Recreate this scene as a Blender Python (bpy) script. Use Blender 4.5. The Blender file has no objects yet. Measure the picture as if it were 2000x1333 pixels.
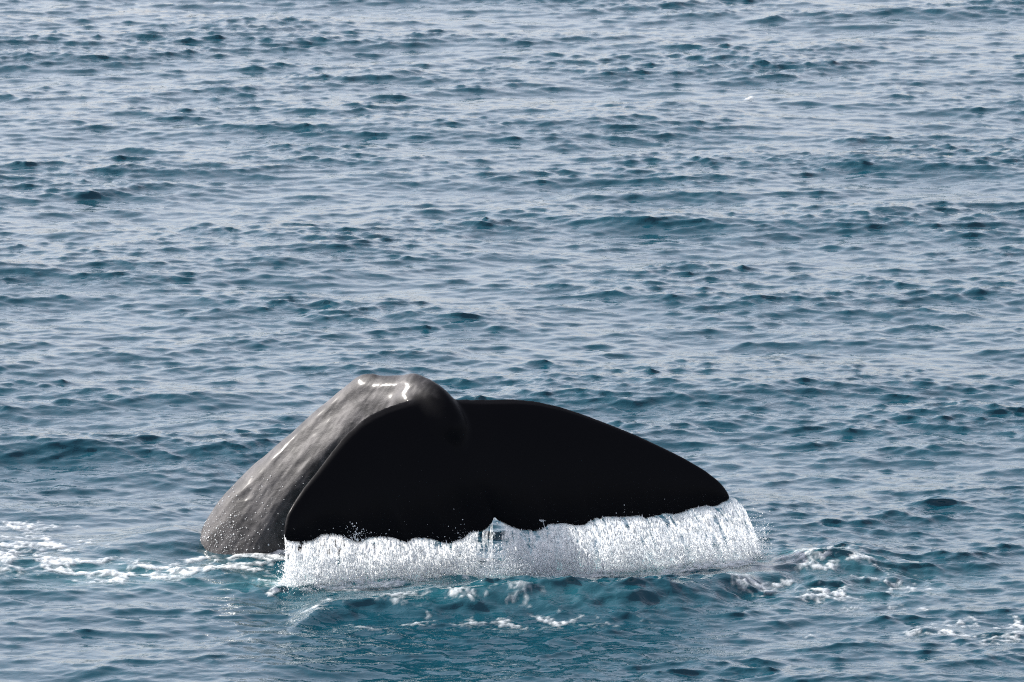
import bpy, bmesh, math
import numpy as np
from mathutils import Vector

# ------------------------------------------------------------------ camera
SC = bpy.context.scene
COL = SC.collection
PW, PH = 2000.0, 1333.0
FPX = 14000.0                      # focal length in photo pixels
CAM_H = 12.65
CAM_Y = -16.667                    # the whale is about 66 m from the camera
PITCH = math.radians(9.05)
cam_d = bpy.data.cameras.new('camera')
cam_d.sensor_width = 36.0
cam_d.lens = 36.0 * FPX / PW
cam_d.clip_start = 0.5
cam_d.clip_end = 20000.0
cam = bpy.data.objects.new('camera', cam_d)
cam.location = (0, CAM_Y, CAM_H)
cam.rotation_euler = (math.pi / 2 - PITCH, 0, 0)
COL.objects.link(cam)
SC.camera = cam
cam_d.dof.use_dof = True
cam_d.dof.focus_distance = 67.0
cam_d.dof.aperture_fstop = 14.0

# ------------------------------------------------------------------ light
SUN_EL = math.radians(35.0)
SUN_AZ = math.radians(-67.0)       # from +Y (view direction), negative = to the left
sdir = Vector((math.sin(SUN_AZ) * math.cos(SUN_EL), math.cos(SUN_AZ) * math.cos(SUN_EL), math.sin(SUN_EL)))
sun_d = bpy.data.lights.new('sun', 'SUN')
sun_d.energy = 4.6
sun_d.angle = math.radians(0.53)
sun_d.color = (1.0, 0.955, 0.89)
sun = bpy.data.objects.new('sun', sun_d)
sun.rotation_euler = (-sdir).to_track_quat('-Z', 'Y').to_euler()
sun.location = (-30, 60, 60)
COL.objects.link(sun)

world = bpy.data.worlds.new('World')
SC.world = world
world.use_nodes = True
wn = world.node_tree.nodes
wl = world.node_tree.links
wn.clear()
w_out = wn.new('ShaderNodeOutputWorld')
w_bg = wn.new('ShaderNodeBackground')
w_sky = wn.new('ShaderNodeTexSky')
w_sky.sky_type = 'NISHITA'
w_sky.sun_disc = False
w_sky.sun_elevation = SUN_EL
w_sky.sun_rotation = SUN_AZ        # NISHITA: rotation measured from +Y, clockwise
w_sky.altitude = 0
w_sky.air_density = 1.0
w_sky.dust_density = 1.6
w_sky.ozone_density = 1.0
w_hsv = wn.new('ShaderNodeHueSaturation')
w_hsv.inputs['Saturation'].default_value = 0.38
w_bg.inputs['Strength'].default_value = 0.122
wl.new(w_sky.outputs['Color'], w_hsv.inputs['Color'])
w_tint = wn.new('ShaderNodeMix'); w_tint.data_type = 'RGBA'; w_tint.blend_type = 'MULTIPLY'
w_tint.inputs['Factor'].default_value = 1.0
w_tint.inputs['B'].default_value = (0.98, 0.95, 1.02, 1)
wl.new(w_hsv.outputs['Color'], w_tint.inputs['A'])
wl.new(w_tint.outputs['Result'], w_bg.inputs['Color'])
wl.new(w_bg.outputs['Background'], w_out.inputs['Surface'])

SC.view_settings.view_transform = 'Standard'
SC.view_settings.look = 'None'
SC.view_settings.gamma = 1.0
SC.view_settings.exposure = 1.05
SC.view_settings.use_curve_mapping = False
SC.render.engine = 'CYCLES'
SC.cycles.use_denoising = False
SC.cycles.filter_width = 1.1
SC.cycles.max_bounces = 12
SC.cycles.diffuse_bounces = 8
SC.cycles.transmission_bounces = 8
SC.cycles.transparent_max_bounces = 16
SC.cycles.caustics_reflective = False
SC.cycles.caustics_refractive = False

# ------------------------------------------------------------------ helpers
CP, SP = math.cos(PITCH), math.sin(PITCH)

def P(px, py, Y):
    """photo pixel + distance Y along the view -> world point (arrays allowed)"""
    a = (np.asarray(px, float) - PW / 2) / FPX
    b = -(np.asarray(py, float) - PH / 2) / FPX
    dy = CP + b * SP
    dz = -SP + b * CP
    s = (np.asarray(Y, float) - CAM_Y) / dy
    return np.stack(np.broadcast_arrays(a * s, CAM_Y + dy * s, CAM_H + dz * s), -1)

def W(px, py):
    """photo pixel -> point on the calm water plane"""
    a = (np.asarray(px, float) - PW / 2) / FPX
    b = -(np.asarray(py, float) - PH / 2) / FPX
    dy = CP + b * SP
    dz = -SP + b * CP
    s = -CAM_H / dz
    return np.stack(np.broadcast_arrays(a * s, CAM_Y + dy * s), -1)

def sstep(a, b, x):
    t = np.clip((x - a) / (b - a), 0, 1)
    return t * t * (3 - 2 * t)

def hash2(ix, iy, seed):
    n = (ix.astype(np.int64) * 374761393 + iy.astype(np.int64) * 668265263 + seed * 1442695041) & 0xFFFFFFFF
    n = ((n ^ (n >> 13)) * 1274126177) & 0xFFFFFFFF
    n = n ^ (n >> 16)
    return (n & 0xFFFF) / 65535.0

def vnoise(x, y, seed=0):
    ix = np.floor(x); iy = np.floor(y)
    fx = x - ix; fy = y - iy
    fx = fx * fx * fx * (fx * (fx * 6 - 15) + 10)
    fy = fy * fy * fy * (fy * (fy * 6 - 15) + 10)
    a = hash2(ix, iy, seed); b = hash2(ix + 1, iy, seed)
    c = hash2(ix, iy + 1, seed); d = hash2(ix + 1, iy + 1, seed)
    return (a * (1 - fx) + b * fx) * (1 - fy) + (c * (1 - fx) + d * fx) * fy

def fbm(x, y, octv=4, seed=0, gain=0.5, turn=1.0):
    s = np.zeros_like(np.asarray(x, float)); amp = 1.0; tot = 0.0
    for o in range(octv):
        c, sn = math.cos((0.7 * o + seed) * turn), math.sin((0.7 * o + seed) * turn)
        f = 2.03 ** o
        s = s + amp * vnoise((c * x - sn * y) * f + 17.3 * o, (sn * x + c * y) * f - 9.1 * o, seed + o)
        tot += amp; amp *= gain
    return s / tot

def mesh_from(name, verts, faces, mat, smooth=True, parent=None):
    """fast mesh build; faces is an (n,3) or (n,4) int array"""
    verts = np.asarray(verts, np.float32); faces = np.asarray(faces, np.int32)
    me = bpy.data.meshes.new(name)
    me.vertices.add(len(verts)); me.vertices.foreach_set('co', verts.ravel())
    k = faces.shape[1]
    me.loops.add(faces.size); me.loops.foreach_set('vertex_index', faces.ravel())
    me.polygons.add(len(faces))
    me.polygons.foreach_set('loop_start', np.arange(0, faces.size, k, dtype=np.int32))
    me.polygons.foreach_set('loop_total', np.full(len(faces), k, np.int32))
    me.update(calc_edges=True)
    me.validate()
    me.polygons.foreach_set('use_smooth', np.full(len(me.polygons), smooth, bool))
    me.materials.append(mat)
    ob = bpy.data.objects.new(name, me)
    COL.objects.link(ob)
    if parent is not None:
        ob.parent = parent
    return ob

def add_attr(ob, name, vals):
    at = ob.data.attributes.new(name, 'FLOAT', 'POINT')
    at.data.foreach_set('value', np.asarray(vals, np.float32).ravel())

def tag(o, label=None, cat=None, group=None, kind=None):
    if label: o['label'] = label
    if cat: o['category'] = cat
    if group: o['group'] = group
    if kind: o['kind'] = kind
    return o

def grid_faces(nr, nc):
    i = np.arange(nr * nc).reshape(nr, nc)
    return np.stack([i[:-1, :-1], i[:-1, 1:], i[1:, 1:], i[1:, :-1]], -1).reshape(-1, 4)

def new_mat(name):
    m = bpy.data.materials.new(name)
    m.use_nodes = True
    nt = m.node_tree
    nt.nodes.clear()
    out = nt.nodes.new('ShaderNodeOutputMaterial')
    return m, nt, nt.nodes, nt.links, out

def nd(nodes, typ, **kw):
    n = nodes.new(typ)
    for k, v in kw.items():
        if k in n.inputs: n.inputs[k].default_value = v
        else: setattr(n, k, v)
    return n

# ------------------------------------------------------------------ materials
def sea_material():
    m, nt, N, L, out = new_mat('sea_water')
    b = nd(N, 'ShaderNodeBsdfPrincipled', Roughness=0.03, IOR=1.333)
    geo = N.new('ShaderNodeNewGeometry')
    # fine ripples, stronger where the mesh is too coarse to carry them
    mp = N.new('ShaderNodeMapping'); mp.inputs['Scale'].default_value = (0.62, 1.0, 1.0)
    mp.inputs['Rotation'].default_value = (0, 0, 0.12)
    L.new(geo.outputs['Position'], mp.inputs['Vector'])
    rip = nd(N, 'ShaderNodeAttribute', attribute_name='ripple')
    prev = None
    for scl, amp, dist, dtl in ((17.0, 0.25, 0.02, 2.0),):
        n1 = nd(N, 'ShaderNodeTexNoise', Scale=scl, Detail=dtl, Roughness=0.5, Distortion=0.8)
        L.new(mp.outputs['Vector'], n1.inputs['Vector'])
        pw = nd(N, 'ShaderNodeMath', operation='POWER'); pw.inputs[1].default_value = 1.8
        L.new(n1.outputs['Fac'], pw.inputs[0])
        ml = nd(N, 'ShaderNodeMath', operation='MULTIPLY')
        L.new(pw.outputs[0], ml.inputs[0]); L.new(rip.outputs['Fac'], ml.inputs[1])
        b1 = nd(N, 'ShaderNodeBump', Strength=amp, Distance=dist)
        L.new(ml.outputs[0], b1.inputs['Height'])
        if prev: L.new(prev.outputs['Normal'], b1.inputs['Normal'])
        prev = b1
    L.new(prev.outputs['Normal'], b.inputs['Normal'])
    at = nd(N, 'ShaderNodeAttribute', attribute_name='aer')
    mx = nd(N, 'ShaderNodeMix', data_type='RGBA')
    mx.inputs['A'].default_value = (0.0045, 0.040, 0.060, 1)
    mx.inputs['B'].default_value = (0.05, 0.19, 0.21, 1)
    L.new(at.outputs['Fac'], mx.inputs['Factor'])
    L.new(mx.outputs['Result'], b.inputs['Base Color'])
    L.new(b.outputs['BSDF'], out.inputs['Surface'])
    return m

def skin_material():
    m, nt, N, L, out = new_mat('wet_whale_skin')
    b = nd(N, 'ShaderNodeBsdfPrincipled', Roughness=0.58, IOR=1.34)
    b.inputs['Coat Weight'].default_value = 0.22; b.inputs['Coat Roughness'].default_value = 0.17; b.inputs['Coat IOR'].default_value = 1.33
    geo = N.new('ShaderNodeNewGeometry')
    pig_shade = nd(N, 'ShaderNodeAttribute', attribute_name='pigment_shade')     # 0 stock, 1 fluke blades: dark skin with shade painted in
    n1 = nd(N, 'ShaderNodeTexNoise', Scale=3.2, Detail=6.0, Roughness=0.62, Distortion=0.8)
    n2 = nd(N, 'ShaderNodeTexNoise', Scale=16.0, Detail=5.0, Roughness=0.65)
    L.new(geo.outputs['Position'], n1.inputs['Vector']); L.new(geo.outputs['Position'], n2.inputs['Vector'])
    r1 = N.new('ShaderNodeValToRGB')
    r1.color_ramp.elements[0].position = 0.40; r1.color_ramp.elements[0].color = (0.017, 0.0165, 0.017, 1)
    r1.color_ramp.elements[1].position = 0.60; r1.color_ramp.elements[1].color = (0.064, 0.061, 0.062, 1)
    L.new(n1.outputs['Fac'], r1.inputs['Fac'])
    r2 = N.new('ShaderNodeValToRGB')
    r2.color_ramp.elements[0].position = 0.3; r2.color_ramp.elements[0].color = (0.7, 0.7, 0.7, 1)
    r2.color_ramp.elements[1].position = 0.7; r2.color_ramp.elements[1].color = (1.15, 1.15, 1.15, 1)
    L.new(n2.outputs['Fac'], r2.inputs['Fac'])
    mul = nd(N, 'ShaderNodeMix', data_type='RGBA', blend_type='MULTIPLY'); mul.inputs['Factor'].default_value = 1.0
    L.new(r1.outputs['Color'], mul.inputs['A']); L.new(r2.outputs['Color'], mul.inputs['B'])
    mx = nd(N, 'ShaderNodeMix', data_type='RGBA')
    mx.inputs['B'].default_value = (0.003, 0.003, 0.004, 1)  # near black: dark fluke skin deepened by the shade on it
    L.new(pig_shade.outputs['Fac'], mx.inputs['Factor'])
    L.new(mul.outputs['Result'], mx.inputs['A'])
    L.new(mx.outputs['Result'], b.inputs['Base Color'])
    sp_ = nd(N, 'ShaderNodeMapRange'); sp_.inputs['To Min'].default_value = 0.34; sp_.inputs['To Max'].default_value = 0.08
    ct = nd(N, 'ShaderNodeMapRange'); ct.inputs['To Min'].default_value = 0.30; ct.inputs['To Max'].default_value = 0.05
    L.new(pig_shade.outputs['Fac'], ct.inputs['Value']); L.new(ct.outputs['Result'], b.inputs['Coat Weight'])
    L.new(pig_shade.outputs['Fac'], sp_.inputs['Value']); L.new(sp_.outputs['Result'], b.inputs['Specular IOR Level'])
    # fine wrinkles that run along the tail stock
    rot = N.new('ShaderNodeMapping'); rot.inputs['Rotation'].default_value = (0, math.radians(45), 0)
    rot.inputs['Scale'].default_value = (0.38, 1.0, 1.0)
    L.new(geo.outputs['Position'], rot.inputs['Vector'])
    n3 = nd(N, 'ShaderNodeTexNoise', Scale=26.0, Detail=5.0, Roughness=0.6, Distortion=0.5)
    L.new(rot.outputs['Vector'], n3.inputs['Vector'])
    bs = nd(N, 'ShaderNodeMapRange'); bs.inputs['To Min'].default_value = 0.36; bs.inputs['To Max'].default_value = 0.06
    L.new(pig_shade.outputs['Fac'], bs.inputs['Value'])
    bp = nd(N, 'ShaderNodeBump', Distance=0.012)
    L.new(bs.outputs['Result'], bp.inputs['Strength'])
    L.new(n3.outputs['Fac'], bp.inputs['Height'])
    L.new(bp.outputs['Normal'], b.inputs['Normal'])
    L.new(b.outputs['BSDF'], out.inputs['Surface'])
    return m

def spray_material(name, transl=0.5, gloss=0.12, col=(0.82, 0.85, 0.88)):
    m, nt, N, L, out = new_mat(name)
    d = nd(N, 'ShaderNodeBsdfDiffuse'); d.inputs['Color'].default_value = (*col, 1)
    t = nd(N, 'ShaderNodeBsdfTranslucent'); t.inputs['Color'].default_value = (*col, 1)
    mx = N.new('ShaderNodeMixShader'); mx.inputs['Fac'].default_value = transl
    L.new(d.outputs[0], mx.inputs[1]); L.new(t.outputs[0], mx.inputs[2])
    g = nd(N, 'ShaderNodeBsdfGlossy', Roughness=0.15); g.inputs['Color'].default_value = (1, 1, 1, 1)
    m2 = N.new('ShaderNodeMixShader'); m2.inputs['Fac'].default_value = gloss
    L.new(mx.outputs[0], m2.inputs[1]); L.new(g.outputs[0], m2.inputs[2])
    at = nd(N, 'ShaderNodeAttribute', attribute_name='cover')
    tr = N.new('ShaderNodeBsdfTransparent')
    m3 = N.new('ShaderNodeMixShader')
    L.new(at.outputs['Fac'], m3.inputs['Fac']); L.new(tr.outputs[0], m3.inputs[1]); L.new(m2.outputs[0], m3.inputs[2])
    L.new(m3.outputs[0], out.inputs['Surface'])
    return m

def foam_material():
    m, nt, N, L, out = new_mat('sea_foam')
    d = nd(N, 'ShaderNodeBsdfPrincipled', Roughness=0.5, IOR=1.33)
    d.inputs['Base Color'].default_value = (0.72, 0.76, 0.78, 1)
    geo = N.new('ShaderNodeNewGeometry')
    n = nd(N, 'ShaderNodeTexNoise', Scale=45.0, Detail=3.0)
    L.new(geo.outputs['Position'], n.inputs['Vector'])
    bp = nd(N, 'ShaderNodeBump', Strength=0.5, Distance=0.01)
    L.new(n.outputs['Fac'], bp.inputs['Height']); L.new(bp.outputs['Normal'], d.inputs['Normal'])
    at = nd(N, 'ShaderNodeAttribute', attribute_name='cover')
    tr = N.new('ShaderNodeBsdfTransparent')
    m3 = N.new('ShaderNodeMixShader')
    L.new(at.outputs['Fac'], m3.inputs['Fac']); L.new(tr.outputs[0], m3.inputs[1]); L.new(d.outputs[0], m3.inputs[2])
    L.new(m3.outputs[0], out.inputs['Surface'])
    return m

M_SEA = sea_material()
M_SKIN = skin_material()
M_SHEET = spray_material('falling_water_sheet', 0.8, 0.05, (0.96, 0.97, 0.98))
M_DROP = spray_material('water_droplets', 0.65, 0.10, (0.94, 0.96, 0.97))
M_FOAM = foam_material()

# ------------------------------------------------------------------ sea surface (spectral waves, numpy FFT)
def wave_tile(L, n, band, slope, wind, spread, seed, beta):
    """height and choppy displacement on an n x n periodic tile of side L;
    band(lambda) = slope variance per octave, normalised to rms slope"""
    rng = np.random.default_rng(seed)
    k1 = 2 * np.pi * np.fft.fftfreq(n, L / n)
    kx, ky = np.meshgrid(k1, k1, indexing='xy')
    k = np.hypot(kx, ky); k[0, 0] = 1.0
    lam = 2 * np.pi / k
    th = np.arctan2(ky, kx) - wind
    D = np.abs(np.cos(th)) ** spread + 0.04
    S = band(lam) * D / k ** 4
    S[0, 0] = 0
    a = (rng.standard_normal((n, n)) + 1j * rng.standard_normal((n, n))) * np.sqrt(S)
    # peaked crests and flat troughs
    h = np.fft.ifft2(a).real
    h = np.exp(np.clip(beta * h / h.std(), None, 2.6))
    a = np.fft.fft2(h - h.mean())
    a *= np.exp(-(k * 0.012) ** 2)
    sx = np.fft.ifft2(1j * kx * a).real; sy = np.fft.ifft2(1j * ky * a).real
    a *= slope / math.sqrt((sx ** 2 + sy ** 2).mean())
    h = np.fft.ifft2(a).real
    dx = np.fft.ifft2(1j * kx / k * a).real
    dy = np.fft.ifft2(1j * ky / k * a).real
    return L, n, np.stack([dx, dy, h], -1).astype(np.float32)

def sample_tile(tile, x, y, ang):
    L, n, f = tile
    c, s = math.cos(ang), math.sin(ang)
    u = (c * x + s * y) / L * n; v = (-s * x + c * y) / L * n
    iu = np.floor(u).astype(int); iv = np.floor(v).astype(int)
    fu = (u - iu)[..., None].astype(np.float32); fv = (v - iv)[..., None].astype(np.float32)
    i0 = iu % n; i1 = (iu + 1) % n; j0 = iv % n; j1 = (iv + 1) % n
    r = (f[j0, i0] * (1 - fu) + f[j0, i1] * fu) * (1 - fv) + (f[j1, i0] * (1 - fu) + f[j1, i1] * fu) * fv
    ox = c * r[..., 0] - s * r[..., 1]; oy = s * r[..., 0] + c * r[..., 1]
    return ox, oy, r[..., 2]

def bump_band(l0, l1):
    return lambda lam: np.exp(-np.clip(np.log(l0 / lam), 0, None) ** 2 * 2.0) * np.exp(-np.clip(np.log(lam / l1), 0, None) ** 2 * 2.0)

A_BIG, A_MID, A_FIN = 0.31, -0.5, 0.83      # tile rotations
WIND = math.radians(92)
T_BIG = wave_tile(61.0, 1024, bump_band(1.4, 4.0), 0.062, WIND - A_BIG, 3.0, 11, 0.15)
T_MID = wave_tile(23.7, 1024, bump_band(0.35, 0.8), 0.088, WIND + 0.2 - A_MID, 2.5, 5, 0.15)
T_FIN = wave_tile(11.3, 2048, bump_band(0.075, 0.24), 0.145, WIND - 0.2 - A_FIN, 1.6, 23, 0.2)
CHOP = 0.6
LEANW = 1.4                        # crests lean towards the viewer

def gauss(x, y, cx, cy, sx, sy, ang=0.0):
    c, s = math.cos(ang), math.sin(ang)
    u = c * (x - cx) + s * (y - cy); v = -s * (x - cx) + c * (y - cy)
    return np.exp(-0.5 * ((u / sx) ** 2 + (v / sy) ** 2))

def ridge(x, y, pts, hts, front, back):
    """raised crest along the polyline pts (world x,y) with different slopes on the near and far side"""
    pts = np.asarray(pts); yc = np.interp(x, pts[:, 0], pts[:, 1]); hc = np.interp(x, pts[:, 0], hts)
    d = y - yc
    prof = np.where(d < 0, np.exp(-0.5 * (d / front) ** 2), np.exp(-0.5 * (d / back) ** 2))
    return hc * prof

CREST = [W(560, 1225), W(620, 1205), W(700, 1190), W(830, 1186), W(960, 1182), W(1100, 1178), W(1250, 1176), W(1400, 1160), W(1560, 1118), W(1680, 1112), W(1800, 1130)]
CREST_H = [0.0, 0.10, 0.12, 0.15, 0.17, 0.17, 0.15, 0.13, 0.12, 0.10, 0.0]
BODY_W = W(400, 1065)

def sea_point(x, y, fade=None, want_ripple=False):
    """rest position -> displaced sea surface point; also returns calm factor"""
    gx, gy = x, y
    near = gauss(x, y, 0.0, 47.6, 1.8, 0.9) + gauss(x, y, *W(1640, 1130), 0.8, 1.0)
    ox = np.zeros_like(x); oy = np.zeros_like(x); oz = np.zeros_like(x)
    sl = W(250, 1045)
    calm = 1 - 0.6 * gauss(x, y, sl[0], sl[1], 0.75, 0.7)
    gust = 0.72 + 0.5 * sstep(0.25, 0.75, fbm(x * 0.35, y * 0.22, 4, 3, 0.6))
    for T, ang, fs, wgt in ((T_BIG, A_BIG, 30.0, 0.5), (T_MID, A_MID, 7.0, 1.0), (T_FIN, A_FIN, 2.0, 1.0)):
        a, b, c = sample_tile(T, gx, gy, ang)
        m = 1.0 if T is T_BIG else gust
        if T is T_FIN:
            m = m * (0.7 + 0.6 * sstep(-0.03, 0.05, oz)) + 0.3 * near
        m = m * (1 - (1 - calm) * wgt)
        if fade is not None:
            m = m * fade[fs]
        ox += m * CHOP * a; oy += m * CHOP * b; oz += m * c
    oy = oy - LEANW * np.clip(oz, -0.05, 0.25)
    oz = oz + ridge(x, y, CREST, CREST_H, 0.26, 0.6) * (0.8 + 0.4 * fbm(x * 1.7, y * 1.2, 3, 8))
    oz = oz + ridge(x, y, CREST, CREST_H, 0.4, 0.8) * 0.16 * (fbm(x * 4.5, y * 3.0, 3, 18) - 0.5)
    # water dragged up against the tail stock on its left
    b0 = W(372, 1062)
    oz = oz + 0.10 * gauss(x, y, b0[0] - 0.12, b0[1] + 0.25, 0.28, 0.35) + 0.05 * gauss(x, y, b0[0] - 0.5, b0[1] - 0.1, 0.5, 0.4)
    b1 = W(560, 1085)
    oz = oz + 0.02 * gauss(x, y, b1[0], b1[1], 0.35, 0.25)
    # churned water right of the flukes
    ch = gauss(x, y, *W(1640, 1130), 0.9, 0.9) + 0.7 * gauss(x, y, *W(1000, 1120), 1.6, 0.5)
    oz = oz + ch * 0.12 * (fbm(x * 2.2, y * 1.6, 4, 21) - 0.45)
    rip = np.clip(gust * calm * (0.75 + 0.8 * sstep(-0.04, 0.06, oz)), 0, 2)
    return (x + ox, y + oy, oz, rip) if want_ripple else (x + ox, y + oy, oz)

def axis(segs):
    """segs: list of (start, end, spacing) - a 1D non-uniform coordinate list"""
    out = []
    for a, b, d0, d1 in segs:
        n = max(2, int(round(2 * abs(b - a) / (d0 + d1))))
        t = np.linspace(0, 1, n + 1)
        # spacing runs linearly from d0 to d1
        c = t * d0 + 0.5 * t * t * (d1 - d0)
        out.append(a + (b - a) * c / c[-1])
    v = np.concatenate(out)
    return np.unique(np.round(v, 5))

def geo_tail(a, d, lim, r=1.25):
    v = []; x = a
    while x < lim:
        x += d; d *= r; v.append(x)
    return np.array(v)

# one sheet to the horizon: fine where the whale and the near sea are, coarser further out.
# Columns fan out with distance so that the tessellation coarsens as waves get smaller in view.
ur = axis([(0, 0.098, 0.00021, 0.00021), (0.098, 0.18, 0.0004, 0.004), (0.18, 0.6, 0.006, 0.03)])
ut = geo_tail(0.6, 0.04, 14.0)
us = np.concatenate([-ut[::-1], -ur[::-1], ur[1:], ut])
yr = [41.0]
while yr[-1] < 106.0:
    yr.append(yr[-1] + 0.040 * ((yr[-1] - CAM_Y) / 65.0) ** 1.5)
yr = np.array(yr)
yn = 41.0 - geo_tail(0, 0.06, 70, 1.12)
yt = geo_tail(yr[-1], 0.18, 9000, 1.12)
ys = np.unique(np.concatenate([yn, yr, yt]))
xsc = np.clip(ys - CAM_Y, 50.0, None)                 # behind the camera the sheet keeps a constant width
GX = us[None, :] * xsc[:, None]; GY = ys[:, None] + 0 * GX
spx = np.gradient(us)[None, :] * xsc[:, None]; spy = np.gradient(ys)[:, None]
sp = np.maximum(np.abs(spx) * 1.5, np.abs(spy)) + 0 * GX
fade = {30.0: 1 - sstep(0.5, 1.2, sp), 7.0: 1 - sstep(0.3, 0.6, sp), 2.0: 1 - sstep(0.2, 0.4, sp)}
SX, SY, SZ, RIP = sea_point(GX, GY, fade, True)
sea = mesh_from('sea', np.stack([SX, SY, SZ], -1).reshape(-1, 3), grid_faces(*GX.shape), M_SEA)
tag(sea, 'choppy teal sea with pale sky reflections', 'sea', kind='structure')
print('sea verts', GX.size)

def aer_field(x, y):
    a = 1.2 * gauss(x, y, *W(740, 1145), 0.75, 0.22) + 1.1 * gauss(x, y, *W(1020, 1118), 0.8, 0.3)
    a = a + 1.0 * gauss(x, y, *W(1300, 1105), 0.8, 0.25) + 0.12 * gauss(x, y, *W(950, 1185), 1.2, 0.3)
    a = a + 0.25 * gauss(x, y, *W(230, 1120), 0.9, 0.5) + 0.12 * gauss(x, y, *W(1650, 1140), 0.8, 0.6)
    return np.clip(a * (0.35 + 1.1 * fbm(x * 2.5, y * 1.5, 4, 77)), 0, 1)
add_attr(sea, 'aer', aer_field(GX, GY))
add_attr(sea, 'ripple', RIP)

# ------------------------------------------------------------------ whale tail (tail stock + flukes, one skin)
LE_L = [(862, 772), (842, 773), (820, 776), (797, 782.5), (778, 788), (749.6, 797.7), (721, 812), (696, 829), (671, 854), (645.6, 886), (617, 924), (592, 955), (573, 983.5), (560.5, 1005.6), (556, 1028), (555, 1045)]
TE_L = [(964, 1012), (962.5, 1021), (952.5, 1032.5), (940, 1040.5), (925, 1040.5), (915, 1045.5), (905, 1055), (887.5, 1060.5), (870, 1064), (857.5, 1059.5), (840, 1054.5), (815, 1053), (802.5, 1056), (796, 1063), (785, 1059), (765, 1052.5), (737.5, 1050.5), (720, 1052.5), (707.5, 1060.5), (692.5, 1060.5), (680, 1055), (665, 1047.5), (645, 1045), (627.5, 1047), (617.5, 1054), (610, 1059.5), (590, 1061), (570, 1061), (559, 1057.5), (555, 1049)]
LE_R = [(835, 790), (890, 779), (936, 781), (1002, 780), (1045, 784), (1091, 794), (1137, 809), (1190, 829), (1239.5, 849), (1289, 872), (1332, 893), (1375, 918), (1404.5, 941), (1421, 961), (1425, 971)]
TE_R = [(960, 1004), (972, 1017), (992, 1028.6), (1015, 1037), (1045, 1038.5), (1058, 1037), (1071, 1027), (1101, 1025), (1124, 1029.6), (1142, 1028.6), (1150.4, 1021), (1163.6, 1015), (1190, 1012), (1216.4, 1013), (1246, 1010), (1262.6, 1015), (1279, 1010), (1299, 1005), (1315.5, 1008), (1335, 1003), (1348.5, 996.6), (1361.6, 994.6), (1375, 991), (1401, 990.6), (1411, 984), (1423, 979), (1425, 974)]

def te_line(px):
    return np.interp(px, [540, 960, 1430], [1056, 1040, 985])
def te_Y(px):
    return 48.25 + (np.asarray(px) - 555) / 870.0 * 1.45
LEAN = 0.34
def fluke_Y(px, py):
    h = np.clip(te_line(px) - py, -30, 400) / 214.0
    mid = np.exp(-((np.asarray(px) - (905 + 0.25 * (np.asarray(py) - 900))) / 60.0) ** 2)
    return te_Y(px) + LEAN * h * (0.6 + 0.35 * h) - 0.03 * mid * sstep(1030, 930, py)

def resample(pts, n):
    p = np.array(pts, float)
    d = np.concatenate([[0], np.cumsum(np.hypot(*(p[1:] - p[:-1]).T))])
    t = np.linspace(0, d[-1], n)
    return np.stack([np.interp(t, d, p[:, 0]), np.interp(t, d, p[:, 1])], -1)

def smooth_pts(p, it=2):
    for _ in range(it):
        p[1:-1] = 0.5 * p[1:-1] + 0.25 * (p[:-2] + p[2:])
    return p

NRM = np.array([0.31, -0.91, 0.28]); NRM /= np.linalg.norm(NRM)

def fluke_blade(le, te, ns=220, nt=26):
    A = smooth_pts(resample(le, ns), 6); B = smooth_pts(resample(te, ns), 1)
    s = np.linspace(0, 1, ns)[:, None]; t = np.linspace(0, 1, nt)[None, :]
    px = A[:, :1] * (1 - t) + B[:, :1] * t
    py = A[:, 1:] * (1 - t) + B[:, 1:] * t
    mid = P(px, py, fluke_Y(px, py))
    T = 0.20 * (1 - s) ** 0.8 + 0.07                     # max thickness
    prof = (np.sqrt(np.clip(t, 0, 1)) * 1.9 * (1 - t) ** 0.9) * T + 0.012
    prof = prof * np.clip((1 - s) * 14 + 0.25, 0, 1)
    chord = np.linalg.norm(mid[:, -1] - mid[:, 0], axis=1)[:, None]
    prof = np.minimum(prof, 0.5 * chord + 0.012)
    half = prof[..., None] * 0.5
    F = mid + half * NRM; Bk = mid - half * NRM
    v = np.concatenate([F.reshape(-1, 3), Bk.reshape(-1, 3)])
    f1 = grid_faces(ns, nt); off = ns * nt
    f2 = f1[:, ::-1] + off
    idx = np.arange(ns * nt).reshape(ns, nt)
    rim = np.concatenate([idx[0, :], idx[1:, -1], idx[-1, -2::-1], idx[-2:0:-1, 0]])
    nx = np.roll(rim, -1)
    f3 = np.stack([nx, rim, rim + off, nx + off], -1)
    return v, np.concatenate([f1, f2, f3])

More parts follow.
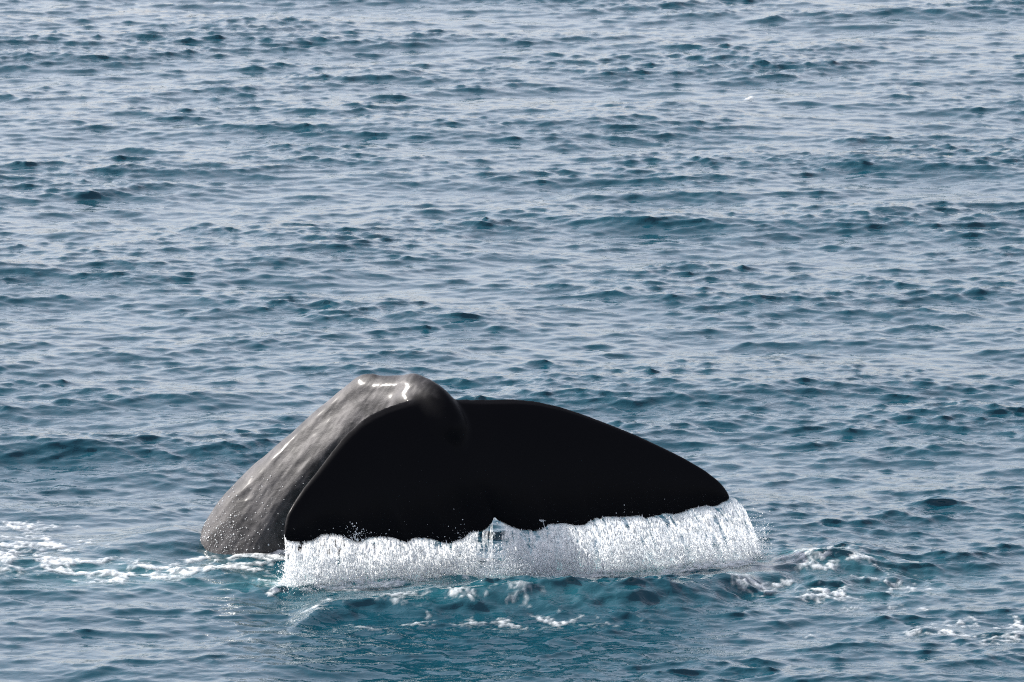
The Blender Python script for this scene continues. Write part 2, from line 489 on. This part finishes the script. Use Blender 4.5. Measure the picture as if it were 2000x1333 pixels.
# tail stock rings: dorsal outline point, axis point (photo px) with depth, lateral half width, ventral scale
RINGS = [
    # dpx, dpy, dY, cpx, cpy, cY, w, ventral
    (300, 1500, 51.2, 500, 1560, 51.2, 1.05, 1.1),
    (340, 1330, 50.9, 495, 1390, 50.9, 0.85, 1.1),
    (372, 1180, 50.6, 500, 1240, 50.6, 0.68, 1.1),
    (389, 1075, 50.40, 505, 1140, 50.35, 0.56, 1.1),
    (397, 1028, 50.38, 520, 1100, 50.30, 0.52, 1.1),
    (434, 971, 50.35, 545, 1045, 50.22, 0.48, 1.1),
    (482, 920, 50.30, 580, 990, 50.15, 0.43, 1.1),
    (529, 880, 50.25, 620, 940, 50.06, 0.39, 1.0),
    (573, 845, 50.18, 655, 900, 49.97, 0.34, 1.0),
    (611, 810, 50.10, 690, 862, 49.88, 0.30, 1.0),
    (642, 784, 50.02, 718, 836, 49.80, 0.27, 1.0),
    (676, 755, 49.92, 748, 816, 49.70, 0.25, 1.0),
    (706, 731, 49.80, 772, 804, 49.60, 0.23, 1.0),
    (742, 733, 49.66, 796, 800, 49.46, 0.23, 1.0),
    (780, 733, 49.52, 814, 802, 49.36, 0.24, 1.0),
    (808, 728, 49.40, 828, 806, 49.28, 0.25, 1.0),
    (838, 741, 49.26, 842, 815, 49.22, 0.26, 0.9),
    (862, 762, 49.12, 856, 830, 49.17, 0.26, 0.8),
    (884, 790, 49.01, 872, 850, 49.12, 0.24, 0.7),
    (899, 820, 48.94, 888, 872, 49.07, 0.20, 0.6),
    (906, 850, 48.94, 902, 898, 49.03, 0.15, 0.6),
    (915, 895, 48.95, 916, 926, 49.00, 0.10, 0.6),
    (928, 940, 48.95, 930, 950, 48.96, 0.05, 0.6),
]
def stock():
    R = np.array(RINGS, float)
    # spline-ish refinement
    u = np.arange(len(R)); uu = np.linspace(0, len(R) - 1, 150)
    def cub(col):
        y = R[:, col]; m = np.gradient(y)
        i = np.clip(np.floor(uu).astype(int), 0, len(R) - 2); f = uu - i
        return ((2 * f ** 3 - 3 * f ** 2 + 1) * y[i] + (f ** 3 - 2 * f ** 2 + f) * m[i] + (-2 * f ** 3 + 3 * f ** 2) * y[i + 1] + (f ** 3 - f ** 2) * m[i + 1])
    q = [cub(c) for c in range(8)]
    Dp = P(q[0], q[1], q[2]); C = P(q[3], q[4], q[5]); w = q[6]; vs = q[7]
    T = np.gradient(C, axis=0); T /= np.linalg.norm(T, axis=1)[:, None]
    Dv = Dp - C
    Lt = np.cross(T, Dv); Lt /= np.linalg.norm(Lt, axis=1)[:, None]
    na = 64
    th = np.linspace(0, 2 * np.pi, na, endpoint=False)
    V = []
    for i in range(len(C)):
        c, s = np.cos(th), np.sin(th)
        f = uu[i]
        keel = 0.0 + 0.32 * sstep(6, 12, f) * (1 - 0.5 * sstep(17, 21, f))      # narrows to the dorsal crest
        lat = np.sign(s) * np.abs(s) ** (1.0 + 0.9 * keel) * w[i]
        # lateral swelling that runs into the fluke root, with a hollow above it
        lat = lat * (1 + 0.10 * np.exp(-((np.abs(th - np.pi) - np.pi * 0.52) / 0.22) ** 2) - 0.10 * sstep(5, 9, f) * np.exp(-((np.abs(th - np.pi) - np.pi * 0.72) / 0.2) ** 2))
        dor = np.where(c > 0, c, c * vs[i])
        V.append(C[i] + dor[:, None] * Dv[i] + lat[:, None] * Lt[i])
    n = len(C)
    V = np.array(V).reshape(-1, 3)
    idx = np.arange(n * na).reshape(n, na)
    j = np.roll(idx, -1, axis=1)
    f = np.stack([idx[:-1], j[:-1], j[1:], idx[1:]], -1).reshape(-1, 4)
    # caps as fans around a centre vertex
    V = np.concatenate([V, C[:1], C[-1:]])
    c0, c1 = n * na, n * na + 1
    caps = np.concatenate([np.stack([j[0], idx[0], np.full(na, c0), np.full(na, c0)], -1), np.stack([idx[-1], j[-1], np.full(na, c1), np.full(na, c1)], -1)])
    return V, f, caps

def build_whale():
    bm = bmesh.new()
    def add(v, faces, tri=()):
        vs = [bm.verts.new(p) for p in v]
        for q in faces: bm.faces.new([vs[a] for a in q])
        for q in tri: bm.faces.new([vs[q[0]], vs[q[1]], vs[q[2]]])
    v, f, caps = stock(); add(v, f, caps)
    v, f = fluke_blade(LE_L, TE_L); add(v, f)
    v, f = fluke_blade(LE_R, TE_R); add(v, f)
    bmesh.ops.recalc_face_normals(bm, faces=bm.faces)
    me = bpy.data.meshes.new('whale_source'); bm.to_mesh(me); bm.free()
    ob = bpy.data.objects.new('whale', me); COL.objects.link(ob)
    r = ob.modifiers.new('r', 'REMESH'); r.mode = 'VOXEL'; r.voxel_size = 0.0125; r.adaptivity = 0.0
    s = ob.modifiers.new('s', 'SMOOTH'); s.factor = 0.5; s.iterations = 3
    dg = bpy.context.evaluated_depsgraph_get()
    res = bpy.data.meshes.new_from_object(ob.evaluated_get(dg))
    ob.modifiers.clear(); ob.data = res; bpy.data.meshes.remove(me)
    # let the dorsal crest melt into the fluke blades
    n0 = len(res.vertices)
    c0 = np.empty(n0 * 3, np.float32); res.vertices.foreach_get('co', c0); c0 = c0.reshape(-1, 3)
    J = P([878, 896, 915], [838, 880, 930], [49.0, 48.95, 48.92])
    wj = np.max([np.exp(-0.5 * (np.linalg.norm(c0 - j, axis=1) / 0.20) ** 2) for j in J], axis=0)
    vg = ob.vertex_groups.new(name='joint')
    for lo in np.arange(0.1, 1.0, 0.1):
        ids = np.where((wj >= lo) & (wj < lo + 0.1))[0]
        vg.add([int(i) for i in ids], float(lo), 'REPLACE')
    sm = ob.modifiers.new('j', 'SMOOTH'); sm.factor = 0.6; sm.iterations = 90; sm.vertex_group = 'joint'
    dg = bpy.context.evaluated_depsgraph_get()
    res2 = bpy.data.meshes.new_from_object(ob.evaluated_get(dg))
    ob.modifiers.clear(); ob.vertex_groups.clear(); ob.data = res2; bpy.data.meshes.remove(res); res = res2
    res.name = 'whale'
    nv = len(res.vertices)
    co = np.empty(nv * 3, np.float32); res.vertices.foreach_get('co', co); co = co.reshape(-1, 3).astype(float)
    no = np.empty(nv * 3, np.float32); res.vertices.foreach_get('normal', no); no = no.reshape(-1, 3).astype(float)
    # dark skin plus painted shade on the fluke blades (distance below the blades' rear face), grey on the stock
    rel = co - np.array([0, 0, 0.0])
    x, y, z = co.T
    s = y / 1.0
    # project back to the photo plane to know where on the animal a vertex lies
    a = x; fwd = (y - CAM_Y) * CP - (z - CAM_H) * SP; up = (y - CAM_Y) * SP + (z - CAM_H) * CP
    px = PW / 2 + FPX * x / fwd; py = PH / 2 - FPX * up / fwd
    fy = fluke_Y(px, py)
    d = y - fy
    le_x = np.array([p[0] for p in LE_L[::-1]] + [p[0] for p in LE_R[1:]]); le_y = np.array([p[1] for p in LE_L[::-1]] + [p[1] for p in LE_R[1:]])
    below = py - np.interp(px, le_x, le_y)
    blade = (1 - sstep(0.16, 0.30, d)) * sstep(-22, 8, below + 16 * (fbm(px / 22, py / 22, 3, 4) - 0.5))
    blade = np.maximum(blade, sstep(815, 868, px + 14 * (fbm(px / 16, py / 16, 3, 9) - 0.5)) * (1 - sstep(0.35, 0.6, d)))  # carries the painted shade over the right side of the hump
    # skin relief: long shallow folds and dents along the tail stock
    st = 1 - blade
    ax = (px * 0.62 - py * 0.78) / 214.0; ac = (px * 0.78 + py * 0.62) / 214.0
    rel = 0.040 * (fbm(ax * 1.3 + 5, ac * 5.5, 4, 31, 0.5, 0) - 0.5) + 0.016 * (fbm(ax * 3.5, ac * 9.0, 3, 41, 0.5, 0) - 0.5)
    dent = np.clip(fbm(ax * 4.2, ac * 6.5, 2, 57) - 0.72, 0, 1) * -0.06
    zone = sstep(1090, 1040, py) * 0.35 + 0.65
    co = co + no * (st * (rel + dent) * zone)[:, None]
    # knuckles on the dorsal crest
    res.vertices.foreach_set('co', co.astype(np.float32).ravel())
    res.update()
    res.polygons.foreach_set('use_smooth', np.ones(len(res.polygons), bool))
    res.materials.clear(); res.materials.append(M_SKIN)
    add_attr(ob, 'pigment_shade', blade)
    print('whale verts', nv)
    return ob, co, no, px, py, blade

whale, wco, wno, wpx, wpy, wblade = build_whale()
tag(whale, 'sperm whale tail stock and broad black flukes rising from the sea', 'whale')

# ------------------------------------------------------------------ water pouring off the flukes
OCT_V = np.array([(1, 0, 0), (-1, 0, 0), (0, 1, 0), (0, -1, 0), (0, 0, 1), (0, 0, -1)], float)
OCT_F = np.array([(0, 2, 4), (2, 1, 4), (1, 3, 4), (3, 0, 4), (2, 0, 5), (1, 2, 5), (3, 1, 5), (0, 3, 5)])

def drops_mesh(name, pos, rad, stretch, axis_v, parent=None, cover=1.0):
    n = len(pos)
    v = OCT_V[None] * rad[:, None, None]
    ax = axis_v / np.linalg.norm(axis_v, axis=1)[:, None]
    along = (v * ax[:, None, :]).sum(-1, keepdims=True) * ax[:, None, :]
    v = v + along * (stretch[:, None, None] - 1) + pos[:, None, :]
    f = OCT_F[None] + (np.arange(n) * 6)[:, None, None]
    ob = mesh_from(name, v.reshape(-1, 3), f.reshape(-1, 3), M_DROP, True, parent)
    add_attr(ob, 'cover', np.full(n * 6, cover))
    ob['kind'] = 'stuff'
    return ob

def curtain(te, drift, seed, label, gaps, thick=0.05):
    rng = np.random.default_rng(seed)
    E = resample(te, 600)
    E3 = P(E[:, 0], E[:, 1], fluke_Y(E[:, 0], E[:, 1]) + 0.015)
    ln = np.concatenate([[0], np.cumsum(np.linalg.norm(E3[1:] - E3[:-1], axis=1))])
    LEN = ln[-1]
    def at(u):                                            # u metres along the edge
        return np.stack([np.interp(u, ln, E3[:, k]) for k in range(3)], -1), np.interp(u, ln, E[:, 0])
    def fall(u, t, off):
        e, px = at(u)
        z0 = e[:, 2] + 0.02
        z = z0 * (1 - t) - 0.03 * t
        tt = np.sqrt(np.clip(t, 0, 1))
        dx = drift(px) * tt
        p = np.stack([e[:, 0] + dx, e[:, 1] - 0.02 + off, z], -1)
        return p, px, dx
    def dens(u, t, px):
        # streaks follow the fall lines; ragged holes between them
        a = fbm(u * 26, t * 1.3, 3, seed, 0.6, 0)
        b = fbm(u * 50, t * 6.0, 3, seed + 9, 0.6, 0)
        g = np.ones_like(u)
        for (x0, x1, k) in gaps:
            g = g * (1 - k * sstep(x0 - 8, x0 + 8, px) * (1 - sstep(x1 - 8, x1 + 8, px)))
        return a, b, g
    # --- torn sheets: real surfaces with ragged holes
    nu = int(LEN / 0.0085); ntt = 64
    VV, FF, CC = [], [], []
    base = 0
    for lay in range(2):
        u = np.linspace(0.0, LEN, nu)
        t = np.linspace(0, 1, ntt)
        U, T = np.meshgrid(u, t)
        uj = U.ravel() + 0.02 * (fbm(U.ravel() * 9, T.ravel() * 2, 3, seed + lay, 0.5, 0) - 0.5) * T.ravel()
        off = (lay - 0.5) * thick * (0.3 + T.ravel()) + 0.035 * (fbm(U.ravel() * 14, T.ravel() * 1.0, 3, seed + 31 + lay, 0.5, 0) - 0.5) * (0.25 + T.ravel())
        p, px, dx = fall(np.clip(uj, 0, LEN), T.ravel(), off)
        a, b, g = dens(U.ravel() + lay * 0.004, T.ravel(), px)
        cov = g * (0.45 + 0.55 * sstep(0.36, 0.6, 0.6 * a + 0.4 * b)) * sstep(0.37, 0.44, 0.45 * a + 0.55 * b + 0.02)
        cov = cov * (0.62 + 0.38 * sstep(0.32, 0.6, fbm(U.ravel() * 5.0, T.ravel() * 0.8, 3, seed + 70, 0.55, 0)))
        cov = cov * (1 - 0.25 * sstep(0.75, 1.0, T.ravel()))
        VV.append(p); CC.append(np.clip(cov * (0.9 if lay == 0 else 0.55), 0, 1))
        f = grid_faces(ntt, nu)
        c = cov[f].mean(1)
        FF.append(f[c > 0.12] + base); base += len(p)
    sheet = mesh_from('water_curtain', np.concatenate(VV), np.concatenate(FF), M_SHEET)
    add_attr(sheet, 'cover', np.concatenate(CC))
    tag(sheet, label, 'falling water', group='curtains of water pouring off the flukes')
    # --- droplets in and around the sheets
    n = int(5000 * LEN)
    u = rng.random(n) * LEN; t = rng.random(n) ** 0.8
    off = rng.normal(0, 1, n) * thick * (0.5 + 1.2 * t)
    p, px, dx = fall(u, t, off)
    a, b, g = dens(u, t, px)
    keep = rng.random(n) < g * sstep(0.38, 0.55, 0.5 * a + 0.5 * b) * 0.96 + 0.04
    p, t, dx, px = p[keep], t[keep], dx[keep], px[keep]
    n = len(p)
    p[:, 0] += rng.normal(0, 0.012, n) * (0.3 + t)
    r = rng.gamma(2.5, 0.0012, n) + 0.0012
    ax = np.stack([dx * 0.9, np.zeros(n), -np.full(n, 0.5)], -1)
    d1 = drops_mesh('droplet', p, r, 1.3 + 3.2 * rng.random(n), ax, sheet)
    # --- splash mist where it lands
    n = int(16000 * LEN)
    u = rng.random(n) * LEN
    p, px, dx = fall(u, np.ones(n), rng.normal(-0.02, 0.13, n))
    a, b, g = dens(u, np.ones(n) * 0.9, px)
    hmax = 0.07 + 0.15 * fbm(u * 5, u * 0 + seed, 3, seed + 3)
    p[:, 2] = -0.02 + np.abs(rng.normal(0, 1, n)) * hmax
    p[:, 0] += rng.normal(0, 0.05, n)
    keep = rng.random(n) < 0.25 + 0.75 * g
    p = p[keep]; n = len(p)
    d2 = drops_mesh('splash_droplet', p, rng.gamma(2.0, 0.0010, n) + 0.0008, np.ones(n), np.tile([0, 0, 1.0], (n, 1)), sheet)
    return sheet

cl = curtain(TE_L[1:], lambda px: np.interp(px, [555, 950], [0.02, 0.0]), 101,
             'white curtain of water pouring straight down from the left fluke beside the tail stock', [(940, 970, 0.8)])
cr = curtain(TE_R, lambda px: np.interp(px, [965, 1060, 1425], [0.0, 0.06, 0.32]), 202,
             'slanting white curtain of water streaming off the long right fluke', [(950, 985, 0.85)])

# ------------------------------------------------------------------ small splashes
rng = np.random.default_rng(7)
def splash(name, px, py, n, spread_px, up_px, label, rmin=0.002, rsc=0.0014):
    qx = px + rng.normal(0, spread_px, n); qy = py - np.abs(rng.normal(0, up_px, n))
    pos = P(qx, qy, fluke_Y(qx, np.minimum(qy, te_line(qx))) - 0.14 - 0.05 * rng.random(n))
    ob = drops_mesh(name, pos, rng.gamma(2.0, rsc, n) + rmin, 1 + rng.random(n), rng.normal(0, 1, (n, 3)))
    tag(ob, label, 'splash')
    return ob
splash('splash', 697, 1056, 90, 14, 16, 'small burst of droplets at the scalloped edge of the left fluke')
sp2 = np.concatenate([P(1059 + rng.normal(0, 2.6, 50), 1017 + rng.normal(0, 0.9, 50), 48.85), P(np.linspace(1060, 1064, 14), np.linspace(1018, 1031, 14), 48.88)])
o = drops_mesh('water_jet', sp2, np.full(len(sp2), 0.004), np.ones(len(sp2)), np.tile([0, 0, 1.0], (len(sp2), 1)))
tag(o, 'tiny white jet of water at the edge of the right fluke near the notch', 'splash')

# beads of water on the lower flank
cand = np.where((wno[:, 1] < -0.1) & (wpx > 392) & (wpx < 640) & (wpy > 930) & (wpy < 1090) & (wblade < 0.1))[0]
wt = np.exp(-((wpx[cand] - 440) / 45) ** 2 - ((wpy[cand] - 1045) / 45) ** 2) + 0.06
pick = rng.choice(cand, 420, replace=False, p=wt / wt.sum())
pos = wco[pick] + wno[pick] * 0.004
o = drops_mesh('water_bead', pos, rng.gamma(2.0, 0.0011, len(pick)) + 0.0015, np.ones(len(pick)), np.tile([0, 0, 1.0], (len(pick), 1)))
tag(o, 'sparkling water beads on the grey flank above the waterline', 'water droplets')

# ------------------------------------------------------------------ foam on the water
def foam_patch(x0, x1, y0, y1, step, density, name, label, lace=1.0, seed=1):
    xs_ = np.arange(x0, x1, step); ys_ = np.arange(y0, y1, step * 2.0)
    X, Y = np.meshgrid(xs_, ys_)
    wx = X + 0.25 * (fbm(X * 1.3, Y * 0.9, 3, seed + 3) - 0.5); wy = Y + 0.5 * (fbm(X * 1.1, Y * 0.8, 3, seed + 6) - 0.5)
    rg = 1 - np.abs(2 * fbm(wx * 2.6, wy * 2.2, 4, seed) - 1) * 3.4            # lacy strands
    rg2 = 1 - np.abs(2 * fbm(wx * 7.5, wy * 6.0, 3, seed + 11) - 1) * 2.6
    body = fbm(wx * 2.3, wy * 1.5, 4, seed + 20)
    D = density(X, Y)
    val = D * (lace * (0.55 * rg + 0.30 * rg2 + 0.35 * body) + (1 - lace) * (0.3 + 1.1 * body)) - 0.30
    fine = fbm(X * 26, Y * 16, 3, seed + 2)
    cov = sstep(0.0, 0.42, val + 0.30 * (fine - 0.5)) * (0.4 + 0.6 * sstep(0.38, 0.6, fine))
    sx, sy, sz = sea_point(X, Y)
    f = grid_faces(*X.shape)
    keep = cov.ravel()[f].max(1) > 0.06
    f = f[keep]
    used = np.unique(f); remap = np.full(X.size, -1); remap[used] = np.arange(len(used))
    v = np.stack([sx, sy, sz + 0.006 + 0.012 * cov], -1).reshape(-1, 3)[used]
    ob = mesh_from(name, v, remap[f], M_FOAM)
    add_attr(ob, 'cover', cov.ravel()[used] * 0.62)
    tag(ob, label, 'foam', kind='stuff')
    print(name, len(f))
    return ob

def dsum(items):
    def fn(X, Y):
        s = np.zeros_like(X)
        for (px, py, sx, sy, k) in items:
            c = W(px, py)
            s = np.maximum(s, k * gauss(X, Y, c[0], c[1], sx, sy))
        return s
    return fn

foam_patch(-5.4, -1.6, 46.4, 53.0, 0.0125, dsum([(60, 1030, 0.5, 0.35, .8), (40, 1080, 0.8, 0.7, .9), (150, 1112, 0.7, 0.4, 1.15), (280, 1125, 0.55, 0.35, 1.3), (420, 1112, 0.6, 0.35, 1.0), (530, 1088, 0.35, 0.35, 1.0), (410, 1097, 0.16, 0.14, 1.4), (480, 1092, 0.25, 0.14, 1.3), (560, 1130, 0.35, 0.45, .9), (330, 1010, .8, .6, .3), (480, 1240, 0.5, 0.3, .6)]),
           'sea_foam', 'white foam streaks on the water left of the tail stock', 0.8, 5)
foam_patch(-2.3, 2.6, 46.2, 51.0, 0.0125, dsum([(600, 1155, 0.35, 0.3, 1.5), (720, 1152, 0.6, 0.28, 1.6), (870, 1138, 0.4, 0.2, 1.0), (1010, 1118, 0.35, 0.2, .5), (1200, 1122, 0.6, 0.28, 1.4), (1400, 1108, 0.45, 0.3, 1.6), (610, 1195, 0.25, 0.25, .95), (900, 1190, 0.9, 0.3, .62), (1000, 1215, 1.1, 0.3, .68), (760, 1225, 0.7, 0.3, .6)]),
           'sea_foam', 'white foam at the foot of the falling water', 0.9, 15)
foam_patch(1.9, 5.2, 45.0, 51.0, 0.0125, dsum([(1630, 1110, 0.45, 0.45, .9), (1760, 1135, 0.45, 0.4, .8), (1600, 1160, 0.55, 0.35, .9), (1500, 1150, 0.4, 0.4, .75), (1700, 1190, 0.8, 0.35, .6), (1880, 1240, 0.7, 0.5, .72), (1960, 1220, 0.5, 0.4, .75), (1560, 1240, .5, .3, .5)]),
           'sea_foam', 'broken lacy foam on the churned water beyond the right fluke tip', 0.85, 33)
c = W(1462, 192)
foam_patch(c[0] - 0.6, c[0] + 0.6, c[1] - 1.2, c[1] + 1.2, 0.02, dsum([(1462, 192, 0.14, 0.22, 1.25)]), 'whitecap', 'small white breaking crest far out on the open water', 0.5, 44)
